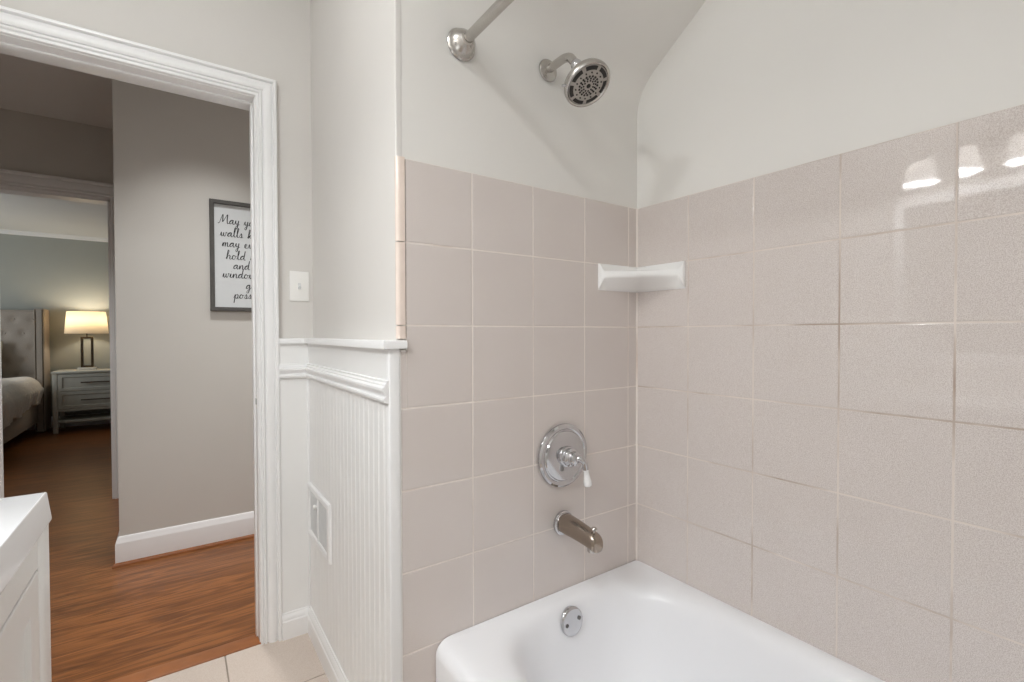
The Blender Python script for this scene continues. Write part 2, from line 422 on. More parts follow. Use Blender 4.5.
def right_tiles():
    g = MB(); g.box(1.2897, XR + 0.001, YF, 1.1012, -0.84, ZR[0] - 0.001)
    base = struct(g.build('wall_right_tiling', M['grout_r']))
    b = MB(); u, v, n = Vector((0, 1, 0)), Vector((0, 0, 1)), Vector((-1, 0, 0)); rnd = random.Random(11)
    for r in range(7):
        z1, z0 = ZR[r], ZR[r + 1]
        if r == 6: z0 = -0.83
        for c in range(len(YC) - 1):
            y1, y0 = YC[c], YC[c + 1]
            tl = [rnd.uniform(-1, 1) * 0.0008, rnd.uniform(-1, 1) * 0.0008]
            if (r, c) == (0, 3): tl = [0.0, 0.0]
            if (r, c) == (0, 4): tl = [0.013, 0.002]
            tile(b, Vector((1.289, (y0 + y1) / 2, (z0 + z1) / 2)), u, v, n, y1 - y0 - 2 * G, z1 - z0 - 2 * G, tl)
    b.build('right_tile_field', M['tile'], base)
right_tiles()

# ------------------------------------------------------------------ door casing, jambs, wainscot, baseboards
CAS = [(0, 0), (0, 0.011), (0.002, 0.013), (0.008, 0.013), (0.0105, 0.009), (0.0125, 0.009), (0.013, 0.0135), (0.0155, 0.0165), (0.0195, 0.0165), (0.022, 0.0135), (0.0225, 0.0095), (0.026, 0.0095),
       (0.0265, 0.015), (0.030, 0.0185), (0.036, 0.0215), (0.043, 0.023), (0.050, 0.0225), (0.0555, 0.0195), (0.057, 0.0165), (0.0595, 0.0165), (0.060, 0.0245), (0.0625, 0.0285), (0.069, 0.0295), (0.0715, 0.0285), (0.073, 0.025), (0.073, 0)]
def casing(name, x0, x1, zt, zb, y, sgn, m='trim', s=1.0):
    b = MB(); rings = []
    for path in ('bl', 'tl', 'tr', 'br'):
        ring = []
        for d, p in CAS:
            d *= s
            x = x0 - d if 'l' in path else x1 + d
            z = zb if path[0] == 'b' else zt + d
            ring.append((x, y + sgn * p, z))
        rings.append(ring)
    b.loft(rings, True, True, True)
    o = b.build(name, M[m], None, True, 28); return struct(o)
casing('trim_door_casing', JX0 - 0.003, JX1 + 0.003, JZ + 0.003, FL, YD, -1, s=0.93)
casing('trim_hall_casing', JX0 - 0.012, JX1 + 0.012, JZ + 0.012, FL, 2.10, 1)
def jamb():
    b = MB(); y0, y1 = YD - 0.001, 2.101
    b.box(JX1, JX1 + 0.02, y0, y1, FL, JZ + 0.02, 0.0015); b.box(JX0 - 0.02, JX0, y0, y1, FL, JZ + 0.02, 0.0015); b.box(JX0, JX1, y0, y1, JZ, JZ + 0.02, 0.0015)
    # door stop
    b.box(JX1 - 0.006, JX1 + 0.001, 2.015, 2.05, FL, JZ - 0.006, 0.0015); b.box(JX0 - 0.001, JX0 + 0.006, 2.015, 2.05, FL, JZ - 0.006, 0.0015); b.box(JX0, JX1, 2.015, 2.05, JZ - 0.006, JZ + 0.001, 0.0015)
    o = struct(b.build('trim_door_jamb', M['trim'], None, True, 40))
    s = MB(); s.box(JX1 - 0.0015, JX1, 1.974, 1.998, -0.275, -0.222, 0.0005, 1); p = s.build('strike_plate', M['caulk'], o)
    h = MB(); h.box(JX1 - 0.0022, JX1 - 0.0012, 1.979, 1.993, -0.260, -0.238); h.build('latch_hole_shade', M['dark'], p)  # dark slab on the plate; the hole's shade is put into its colour
jamb()

def beadboard(b, fixed, axis, a0, a1, z0, z1, sgn, pitch=0.0385):
    """panel with a narrow rounded bead between V grooves; axis = direction it runs along"""
    prof = []; a = a0
    while a < a1 - 1e-6:
        for da, d in ((0.0, 0.0), (pitch - 0.0115, 0.0), (pitch - 0.0095, 0.0018), (pitch - 0.0075, 0.0004), (pitch - 0.0045, 0.0004), (pitch - 0.0025, 0.0018)):
            if a + da <= a1: prof.append((a + da, d))
        a += pitch
    prof.append((a1, 0))
    def P(s, d, z):
        return (fixed - sgn * d, s, z) if axis == 'y' else (s, fixed - sgn * d, z)
    b.loft([[P(s, d, z0) for s, d in prof], [P(s, d, z1) for s, d in prof]], False)
ZCB, ZCT = -0.036, -0.0165     # cap
ZM1, ZM0 = -0.112, -0.168      # moulding
YWS = 1.950                    # wainscot face on the doorway wall
def wainscot():
    b = MB(); beadboard(b, XWS, 'y', 1.10, YWS + 0.005, FL, ZM0 + 0.01, -1); b.box(0.300, XWS + 0.003, YWS, YWS + 0.012, FL, ZM0 + 0.01)
    b.box(XWS, XW + 0.001, 1.103, YWS + 0.02, ZM0, ZCB); b.box(0.306, XWS + 0.01, YWS, YD + 0.001, ZM0, ZCB)
    o = struct(b.build('trim_wainscot', M['bead'], None, True, 25))
    # stacked moulding below the plain frieze, mitred in the corner
    t = MB(); h = ZM1 - ZM0
    prof = [(0, 0), (0.004, 0.002), (0.012, 0.004), (0.014, 0.010), (0.013, 0.014), (0.008, 0.017), (0.008, 0.020), (0.013, 0.026), (0.0165, 0.033), (0.0165, 0.038), (0.013, 0.041), (0.0095, 0.042), (0.0095, 0.046), (0.006, 0.050), (0.006, h - 0.001), (0, h)]
    t.loft([[(XWS - d, 1.0985, ZM0 + z) for d, z in prof], [(XWS - d, YWS - d, ZM0 + z) for d, z in prof], [(0.3075, YWS - d, ZM0 + z) for d, z in prof]], True, True, True)
    t.build('chair_moulding', M['trim'], o, True, 25)
    # cap shelf with a returned end beside the tile
    c = MB(); xc, yc = 0.3945, YWS - 0.0165
    pc = [(0.0, 0.0), (0.0, 0.004), (0.0, 0.014), (0.002, 0.0185), (0.005, 0.0195)]
    outl = lambda d: [(0.3075, yc + d), (xc + d, yc + d), (xc + d, 1.088 + d), (0.4535, 1.088 + d), (0.4535, 1.1035), (XW + 0.0, 1.1035), (XW + 0.004, YD + 0.002), (0.3075, YD + 0.002)]
    c.loft([[(x, y, ZCB + z) for x, y in outl(d)] for d, z in pc], True, True, True)
    c.build('wainscot_cap', M['trim'], o, True, 30)
    # corner trim at the tub end
    k = MB(); k.box(XWS - 0.001, 0.4395, 1.0965, 1.118, FL, ZCB, 0.005, 3); k.build('corner_trim', M['trim'], o, True, 40)
    # inside corner strip
    q = MB(); q.box(XWS - 0.007, XWS + 0.001, YWS - 0.007, YWS + 0.001, FL + 0.08, ZM0, 0.002); q.build('corner_bead', M['trim'], o, True, 40)
wainscot()
BBP = [(0, 0), (0.015, 0), (0.015, 0.058), (0.012, 0.062), (0.012, 0.066), (0.009, 0.074), (0.005, 0.079), (0.004, 0.084), (0, 0.084)]
def baseboards():
    b = MB(); h = 0.095 / 0.084
    b.loft([[(XWS - d, 1.10, FL + z * h) for d, z in BBP], [(XWS - d, YWS - d, FL + z * h) for d, z in BBP], [(0.3085, YWS - d, FL + z * h) for d, z in BBP]], True, True, True)
    struct(b.build('baseboard_wing', M['trim'], None, True, 25))
baseboards()

# ------------------------------------------------------------------ hall, corridor and bedroom shells
def far_shells():
    struct(box('floor_hall', -3.9, 2.2, YD - 0.002, YK + 0.1, FL - 0.04, FL + 0.0005, 'wood'))
    th = MB(); th.box(JX0 - 0.03, JX1 + 0.028, YD - 0.004, 2.035, FL - 0.02, FL + 0.004, 0.003)
    struct(th.build('trim_threshold', M['shoe'], None, True, 40))
    # hall wall and its return into the corridor
    struct(box('wall_hall', -0.245, 2.2, YH, YB, FL, CH, 'paint_hall'))
    bh = 0.142; P = [(d, z * bh / 0.084) for d, z in [(0, 0), (0.016, 0), (0.016, 0.064), (0.0145, 0.067), (0.0125, 0.069), (0.009, 0.078), (0.004, 0.083), (0, 0.084)]]
    b = MB(); b.loft([[(2.19, YH - d, FL + z) for d, z in P], [(-0.245 - d, YH - d, FL + z) for d, z in P], [(-0.245 - d, YB - 0.02, FL + z) for d, z in P]], True, True, True)
    struct(b.build('baseboard_hall', M['trim'], None, True, 25))
    Q = [(0.015, 0), (0.028, 0), (0.0275, 0.006), (0.025, 0.012), (0.021, 0.016), (0.015, 0.018)]
    q = MB(); q.loft([[(2.19, YH - d, FL + z) for d, z in Q], [(-0.245 - d, YH - d, FL + z) for d, z in Q], [(-0.245 - d, YB - 0.04, FL + z) for d, z in Q]], True, True, True)
    struct(q.build('trim_shoe_hall', M['shoe'], None, True, 30))
    struct(box('ceiling_hall', -1.7, 2.2, 2.1, YB, CH, CH + 0.1, 'ceil'))
    struct(box('wall_corridor', -1.8, -1.7, 2.0, YB, FL, CH, 'paint_hall'))
    struct(box('wall_hall_end', 2.2, 2.3, 2.0, YB, FL, CH, 'paint_hall'))
    # bedroom doorway
    bx0, bx1, bz = -1.25, -0.366, 0.925
    d = MB(); d.box(-1.8, bx0, YB, YB + 0.12, FL, CH); d.box(bx1, -0.2, YB, YB + 0.12, FL, CH); d.box(bx0, bx1, YB, YB + 0.12, bz, CH)
    struct(d.build('wall_bedroom_door', M['paint_hall']))
    casing('trim_bedroom_casing', bx0, bx1, bz, FL, YB, -1, s=1.45)
    j = MB(); j.box(bx1 - 0.015, bx1, YB, YB + 0.122, FL, bz); j.box(bx0, bx0 + 0.015, YB, YB + 0.122, FL, bz); j.box(bx0, bx1, YB, YB + 0.122, bz - 0.015, bz)
    struct(j.build('trim_bedroom_jamb', M['trim']))
    struct(box('wall_bedroom_far', -3.9, 2.2, YK, YK + 0.1, FL, CB + 0.1, 'paint_bed'))
    struct(box('wall_bedroom_left', -4.0, -3.9, YB, YK, FL, CB + 0.1, 'paint_bed'))
    struct(box('wall_bedroom_right', 1.4, 1.5, YB, YK, FL, CB + 0.1, 'paint_bed'))
    struct(box('wall_bedroom_near', -3.9, -1.8, YB, YB + 0.12, FL, CB + 0.1, 'paint_bed'))
    struct(box('wall_bedroom_near_right', -0.2, 1.4, YB + 0.001, YB + 0.12, FL, CB + 0.1, 'paint_bed'))
    struct(box('ceiling_bedroom', -3.9, 1.4, YB + 0.12, YK, CB, CB + 0.1, 'ceil'))
    c = MB(); R = [(0, 0), (0.045, 0), (0.04, -0.012), (0.02, -0.02), (0.012, -0.04), (0, -0.045)]
    c.loft([[(-3.9, YK - d, CB + z) for d, z in R], [(1.4, YK - d, CB + z) for d, z in R]], True, True, True)
    struct(c.build('trim_crown', M['trim'], None, True, 30))
    bb = MB(); bb.loft([[(-3.9, YK - d, FL + z) for d, z in P], [(1.4, YK - d, FL + z) for d, z in P]], True, True, True)
    struct(bb.build('baseboard_bedroom', M['trim'], None, True, 25))
far_shells()

# ------------------------------------------------------------------ bathtub
def sring(cx, cy, a, b, n, z, N=144):
    out = []
    for k in range(N):
        t = 2 * math.pi * (k + 0.5) / N; c, s = math.cos(t), math.sin(t)
        out.append((cx + a * math.copysign(abs(c) ** (2 / n), c), cy + b * math.copysign(abs(s) ** (2 / n), s), z))
    return out
def rring(x0, x1, y0, y1, r, z, N=144):
    # rectangle sampled with the same angular parameter as sring, corners rounded
    cx, cy, a, b = (x0 + x1) / 2, (y0 + y1) / 2, (x1 - x0) / 2, (y1 - y0) / 2
    return sring(cx, cy, a, b, 90, z, N)
def bathtub():
    t = thing('bathtub', 'white enamelled bathtub with wide rounded rim set between the tiled walls', 'bathtub', (0.914, 0.33, FL))
    x0, x1, y0, y1 = 0.523, 1.2885, YF + 0.003, 1.0985
    b = MB(); R = []
    R.append(rring(x0 + 0.004, x1, y0, y1, 0.01, FL + 0.001))
    R.append(rring(x0, x1, y0, y1, 0.01, -0.862))
    for a in (0, 18, 36, 54, 72, 90):
        q = math.radians(a); r = 0.034
        ins = r * (1 - math.cos(q)); zz = -0.780 - r * (1 - math.sin(q))
        R.append(rring(x0 + ins, x1 - ins * 0.02, y0 + ins * 0.02, y1 - ins * 0.02, 0.01, zz))
    cx, cy = 0.932, 0.325
    R.append(sring(0.922, 0.33, 0.350, 0.745, 9, -0.7790))
    for a, bb, n, z in ((0.331, 0.735, 5.6, -0.7815), (0.322, 0.727, 5.0, -0.785), (0.314, 0.720, 4.6, -0.792), (0.306, 0.713, 4.4, -0.803), (0.300, 0.707, 4.2, -0.818),
                        (0.294, 0.700, 4.0, -0.85), (0.286, 0.690, 3.8, -0.90), (0.278, 0.676, 3.6, -0.96), (0.268, 0.656, 3.4, -1.01), (0.250, 0.628, 3.2, -1.05), (0.215, 0.585, 3.0, -1.078), (0.15, 0.5, 2.6, -1.092), (0.06, 0.3, 2.2, -1.096)):
        R.append(sring(cx, cy, a, bb, n, z))
    b.loft(R, True, False, True)
    b.build('tub_shell', M['tub'], t, True, 60)
    # overflow plate on the tap-end wall of the basin
    o = Vector((0.925, cy + 0.704, -0.832)); n = Vector((0, -0.985, 0.17)).normalized()
    p = MB(); p.lathe([(-0.012, 0.038), (0.003, 0.040), (0.006, 0.039), (0.008, 0.036), (0.009, 0.030), (0.0095, 0.0)], o, n)
    op = p.build('overflow_plate', M['chrome'], t, True, 40)
    for s in (-1, 1):
        q = MB(); q.lathe([(0.007, 0.0055), (0.0105, 0.0055), (0.0115, 0.004), (0.0118, 0)], o + Vector((s * 0.0235, 0, 0.004 * s)), n, 16)
        sc = q.build('screw', M['screw'], op, True, 40)
    return settle(t)
bathtub()

# ------------------------------------------------------------------ shower fittings
def shower_rod():
    t = thing('shower_rod', 'brushed nickel shower curtain rod with round wall flange above the tub', 'curtain rod', (0.613, YS, 0.748))
    c = Vector((0.613, YS, 0.748)); n = Vector((0, -1, 0))
    b = MB(); b.lathe([(-0.0005, 0.040), (0.004, 0.041), (0.007, 0.039), (0.009, 0.036), (0.016, 0.0345), (0.024, 0.030), (0.031, 0.023), (0.036, 0.0165), (0.042, 0.0152), (0.042, 0.0)], c, n)
    b.build('wall_flange', M['nickel'], t, True, 35)
    b = MB(); b.lathe([(-0.0005, 0.040), (0.004, 0.041), (0.009, 0.036), (0.024, 0.030), (0.036, 0.0165), (0.042, 0.0152)], Vector((0.613, YF, 0.748)), -n)
    b.build('wall_flange', M['nickel'], t, True, 35)
    r = MB(); r.lathe([(0.03, 0.0128), (YS - YF - 0.03, 0.0128)], c, n, 32); r.build('rod', M['nickel'], t, True, 40)
    return settle(t)
shower_rod()

def shower_head():
    t = thing('showerhead', 'brushed nickel round shower head on a short bent arm above the tiles', 'shower head', (0.902, YS, 0.771))
    c = Vector((0.902, YS, 0.771))
    b = MB(); b.lathe([(-0.0005, 0.032), (0.003, 0.0325), (0.006, 0.031), (0.009, 0.024), (0.013, 0.016), (0.013, 0.0)], c, (0, -1, 0)); b.build('wall_flange', M['nickel'], t, True, 35)
    jn = Vector((0.903, 0.985, 0.737))
    arm = smooth_path([(0.902, 1.098, 0.772), (0.902, 1.06, 0.773), (0.902, 1.03, 0.772), (0.902, 1.008, 0.764), (0.902, 0.995, 0.750), jn], 8)
    a = MB(); a.tube(arm, 0.0118, 20); a.build('arm', M['nickel'], t, True, 40)
    n = Vector((0.0, -0.56, -0.83)).normalized()
    j = MB(); j.lathe([(-0.016, 0.0), (-0.014, 0.007), (-0.008, 0.0135), (0.0, 0.016), (0.008, 0.0145), (0.012, 0.012)], jn + n * 0.006, n, 28); j.build('ball_joint', M['chrome'], t, True, 50)
    o = Vector((0.910, 0.943, 0.662))     # centre of the spray face
    h = MB(); h.lathe([(-0.072, 0.014), (-0.066, 0.0175), (-0.058, 0.0185), (-0.050, 0.021), (-0.042, 0.030), (-0.034, 0.046), (-0.027, 0.056), (-0.020, 0.0620), (-0.012, 0.0648), (-0.004, 0.0648), (0.000, 0.0630), (0.001, 0.0595), (-0.0015, 0.0565), (-0.004, 0.055)], o, n, 64, True, True)
    hd = h.build('head_shell', M['nickel'], t, True, 45)
    f = MB(); f.lathe([(-0.006, 0.0555), (-0.0022, 0.0555), (-0.0015, 0.050), (0.000, 0.040), (0.0012, 0.030), (0.0016, 0.0)], o, n, 64); fc = f.build('spray_face', M['face'], t, True, 60)
    # slotted spray ring and rows of nozzles
    u = n.cross(Vector((1, 0, 0))).normalized(); v = n.cross(u)
    sl = MB()
    for k in range(7):
        a0 = 2 * math.pi * (k + 0.12) / 7; a1 = 2 * math.pi * (k + 0.88) / 7
        rings = []
        for i in range(11):
            a = a0 + (a1 - a0) * i / 10; d = u * math.cos(a) + v * math.sin(a)
            rings.append([o + d * r + n * q for r, q in ((0.0435, -0.003), (0.0435, 0.0006), (0.0535, -0.0008), (0.0535, -0.003))])
        sl.loft(rings, True, True, True)
    sl.build('slot_ring', M['rubber'], t)
    nz = MB()
    for r, cnt, q in ((0.0365, 14, 0.0022), (0.0265, 18, 0.0031), (0.0205, 14, 0.0028), (0.0145, 11, 0.0026)):
        for k in range(cnt):
            a = 2 * math.pi * k / cnt + r * 60; d = u * math.cos(a) + v * math.sin(a)
            nz.lathe([(-0.001, q), (0.0022, q), (0.003, q * 0.6)], o + d * r, n, 8)
    nz.lathe([(0.0, 0.006), (0.0025, 0.006), (0.0032, 0.004)], o, n, 16)
    nz.build('nozzles', M['rubber'], t, False)['kind'] = 'stuff'
    # spray selector tab on the rim
    s = MB(); d = (u * math.cos(math.radians(0)) + v * math.sin(math.radians(0)))
    left = Vector((-1, 0, 0)); left = (left - n * left.dot(n)).normalized(); down = n.cross(left)
    if down.z > 0: down = -down
    dd = (left * 0.93 + down * 0.37).normalized()
    s.lathe([(0.062, 0.0045), (0.071, 0.004), (0.0745, 0.0028), (0.0745, 0)], o - n * 0.008, dd, 14); s.build('selector_tab', M['chrome'], t, True, 40)
    return settle(t)
shower_head()

def shower_valve():
    ax = Vector((0.953, 1.0995, -0.369)); n = Vector((0, -1, 0))
    t = thing('shower_valve', 'round chrome shower valve plate with white tipped lever on the tile', 'shower valve', ax)
    b = MB(); b.lathe([(0, 0.094), (0.004, 0.096), (0.008, 0.0945), (0.012, 0.089), (0.0125, 0.082), (0.010, 0.0785), (0.0105, 0.0755), (0.014, 0.073), (0.0155, 0.068), (0.0185, 0.045), (0.0205, 0.030), (0.0205, 0)], ax, n, 72); b.build('escutcheon', M['chrome'], t, True, 30)
    h = MB(); h.lathe([(0.019, 0.031), (0.023, 0.0315), (0.027, 0.030), (0.029, 0.026), (0.036, 0.0245), (0.038, 0.027), (0.043, 0.0275), (0.046, 0.0255), (0.049, 0.021), (0.056, 0.0185), (0.058, 0.0205), (0.062, 0.0205), (0.066, 0.017), (0.069, 0.009), (0.070, 0)], ax, n, 48); h.build('hub', M['chrome'], t, True, 35)
    a = Vector((0.953, 1.045, -0.369))
    path = smooth_path([a, a + Vector((0.007, -0.016, 0.002)), a + Vector((0.017, -0.024, -0.010)), a + Vector((0.021, -0.026, -0.030))], 8)
    l = MB(); l.tube(path, [0.0105 - 0.0025 * i / (len(path) - 1) for i in range(len(path))], 18); l.build('lever', M['chrome'], t, True, 50)
    e0 = Vector(path[-1]); e1 = e0 + Vector((0.007, -0.001, -0.049)); d = (e1 - e0)
    g = MB(); L = d.length; g.lathe([(0, 0.0072), (L * 0.06, 0.0085), (L * 0.12, 0.0070), (L * 0.35, 0.0085), (L * 0.7, 0.0115), (L * 0.92, 0.0122), (L * 0.98, 0.0105), (L, 0.006), (L, 0)], e0, d, 24)
    q = g.build('lever_tip', M['ceramic'], t, True, 50); q['label'] = 'white porcelain lever tip'
    return settle(t)
shower_valve()

def tub_spout():
    ax = Vector((0.953, 1.0995, -0.574)); n = Vector((0, -1, 0))
    t = thing('tub_spout', 'short nickel tub spout with diverter knob below the shower valve', 'tub spout', ax)
    b = MB(); b.lathe([(0, 0.036), (0.004, 0.037), (0.008, 0.0355), (0.0095, 0.032), (0.013, 0.031), (0.0135, 0.0)], ax, n, 48); b.build('wall_flange', M['chrome'], t, True, 35)
    s = MB(); rings = []
    # body: stations along -y with centre drop, half width and half height; the last ones turn down into the mouth
    for y, dz, w_, h_ in ((0.008, 0.002, 0.0285, 0.0275), (0.03, 0.001, 0.0280, 0.0275), (0.06, -0.001, 0.0265, 0.0265), (0.09, -0.004, 0.0245, 0.0255), (0.115, -0.007, 0.023, 0.0250), (0.130, -0.0095, 0.0222, 0.0250), (0.140, -0.012, 0.0215, 0.0250), (0.147, -0.0145, 0.0205, 0.0235), (0.151, -0.0165, 0.019, 0.021), (0.1535, -0.018, 0.0165, 0.0175), (0.1545, -0.018, 0.008, 0.009)):
        ring = []
        for k in range(32):
            a = 2 * math.pi * k / 32; c, sn = math.cos(a), math.sin(a); e = 2 / 2.5
            ring.append((ax.x + w_ * math.copysign(abs(c) ** e, c), ax.y - y, ax.z + dz + h_ * math.copysign(abs(sn) ** e, sn)))
        rings.append(ring)
    s.loft(rings, True, True, True); s.build('spout_body', M['nickel_dark'], t, True, 50)
    m = MB(); m.lathe([(0, 0.0185), (0.018, 0.0175), (0.020, 0.015), (0.014, 0.013)], ax + Vector((0, -0.132, -0.021)), (0, -0.06, -1), 32); m.build('outlet', M['nickel'], t, True, 40)
    k = MB(); k.lathe([(0, 0.004), (0.008, 0.004), (0.010, 0.0085), (0.013, 0.009), (0.016, 0.0065), (0.0165, 0)], ax + Vector((0, -0.134, 0.0125)), (0, -0.1, 1), 20); k.build('diverter_knob', M['nickel'], t, True, 40)
    return settle(t)
tub_spout()

def corner_shelf():
    Cn = Vector((1.2885, 1.0995)); A = Vector((1.104, 1.0995)); B = Vector((1.2885, 0.909))
    b = MB(); rings = []; N = 56; inw = Vector((-1, -1)).normalized()
    for i in range(N + 1):
        s = i / N
        Q = A.lerp(Cn, s * 2) if s < 0.5 else Cn.lerp(B, s * 2 - 1)
        e = min(s, 1 - s)                                  # distance from the nearer end
        P = A.lerp(B, s) + inw * (0.010 * min(1, e / 0.04) ** 0.5 - 0.006 * math.sin(math.pi * s))
        f = min(1, e / 0.09); f = f * f * (3 - 2 * f)
        zt, zb = 0.2225, 0.137
        lip1 = zt - 0.026 * f; lip0 = zb + 0.004 + 0.036 * f
        def L(t): return Q.lerp(P, t)
        ring = [(*Q, zt), (*L(0.05), zt), (*L(0.12), zt - 0.010 * f), (*L(0.25), zt - 0.030 * f), (*L(0.55), zt - 0.036 * f), (*L(0.82), zt - 0.034 * f), (*L(0.90), lip1 - 0.002), (*L(0.95), lip1), (*L(0.985), lip1 - 0.002),
                (*L(1.0), lip1 - 0.007), (*L(1.0), lip0 + 0.005), (*L(0.985), lip0), (*L(0.93), lip0 - 0.003 * f), (*L(0.6), lip0 - 0.017 * f), (*L(0.25), lip0 - 0.031 * f), (*L(0.06), zb), (*Q, zb)]
        rings.append(ring)
    b.loft(rings, True, True, True)
    o = b.build('corner_shelf', M['ceramic'], None, True, 60)
    return tag(o, 'white ceramic corner shelf fixed on the tile in the shower corner', 'corner shelf')
corner_shelf()

# ------------------------------------------------------------------ small wall fittings
def light_switch():
    x0, x1, z0, z1 = 0.350, 0.4195, 0.124, 0.238
    t = thing('light_switch', 'white toggle light switch beside the door casing', 'light switch', ((x0 + x1) / 2, YD, (z0 + z1) / 2))
    p = MB(); p.box(x0, x1, YD - 0.0055, YD + 0.0005, z0, z1, 0.0025, 3); p.build('switch_plate', M['plastic'], t, True, 40)
    cx, cz = (x0 + x1) / 2, (z0 + z1) / 2
    s = MB(); s.box(cx - 0.0052, cx + 0.0052, YD - 0.0062, YD - 0.005, cz - 0.012, cz + 0.012); s.build('toggle_slot', M['vent_grey'], t)
    g = MB(); g.loft([[(cx + sx * 0.0042, YD - 0.005, cz - 0.004 + sz * 0.006) for sx, sz in ((-1, -1), (1, -1), (1, 1), (-1, 1))], [(cx + sx * 0.0034, YD - 0.017, cz - 0.009 + sz * 0.0035) for sx, sz in ((-1, -1), (1, -1), (1, 1), (-1, 1))]], True, True, True); g.build('toggle', M['vent_grey'], t)
    for dz in (-0.030, 0.030):
        q = MB(); q.lathe([(0.004, 0.0032), (0.0062, 0.003), (0.0066, 0.0)], (cx, YD, cz + dz), (0, -1, 0), 12); q.build('screw', M['plastic'], t, True, 40)
    return settle(t)
light_switch()

def wall_vent():
    y0, y1, z0, z1 = 1.635, 1.942, -0.764, -0.566
    t = thing('wall_vent', 'white framed wall register with small damper knob set low in the beadboard', 'vent', (XWS, (y0 + y1) / 2, (z0 + z1) / 2))
    f = MB(); iw = 0.026
    def rr(d, x): return [(x, y0 + d, z0 + d), (x, y1 - d, z0 + d), (x, y1 - d, z1 - d), (x, y0 + d, z1 - d)]
    f.loft([rr(0, XWS + 0.003), rr(0, XWS - 0.004), rr(0.003, XWS - 0.009), rr(0.012, XWS - 0.012), rr(iw - 0.004, XWS - 0.009), rr(iw, XWS - 0.004), rr(iw, XWS + 0.003)], True); f.build('vent_frame', M['trim'], t, True, 30)
    ym = y0 + (y1 - y0) * 0.50
    b = MB(); b.box(XWS - 0.0045, XWS + 0.002, y0 + iw, y1 - iw, z0 + iw, z1 - iw); bk = b.build('back_plate', M['vent_grey'], t)
    for a0, a1 in ((y0 + iw + 0.002, ym - 0.003), (ym + 0.003, y1 - iw - 0.002)):
        s = MB(); n = 22
        for k in range(n):
            z = z0 + iw + 0.005 + (z1 - z0 - 2 * iw - 0.01) * (k + 0.5) / n
            s.box(XWS - 0.0062, XWS - 0.0042, a0 + 0.004, a1 - 0.004, z - 0.0016, z + 0.0016)
        s.build('louvre', M['vent_grey'], t)
    m = MB(); m.box(XWS - 0.009, XWS - 0.003, ym - 0.003, ym + 0.003, z0 + iw - 0.002, z1 - iw + 0.002, 0.001, 1); m.build('mullion', M['trim'], t, True, 40)
    k = MB(); k.lathe([(0, 0.003), (0.006, 0.003), (0.008, 0.007), (0.012, 0.0088), (0.016, 0.007), (0.0175, 0)], (XWS - 0.006, ym + 0.004, z1 - iw - 0.024), (-1, 0, 0), 20); k.build('damper_knob', M['plastic'], t, True, 50)
    return settle(t)
wall_vent()

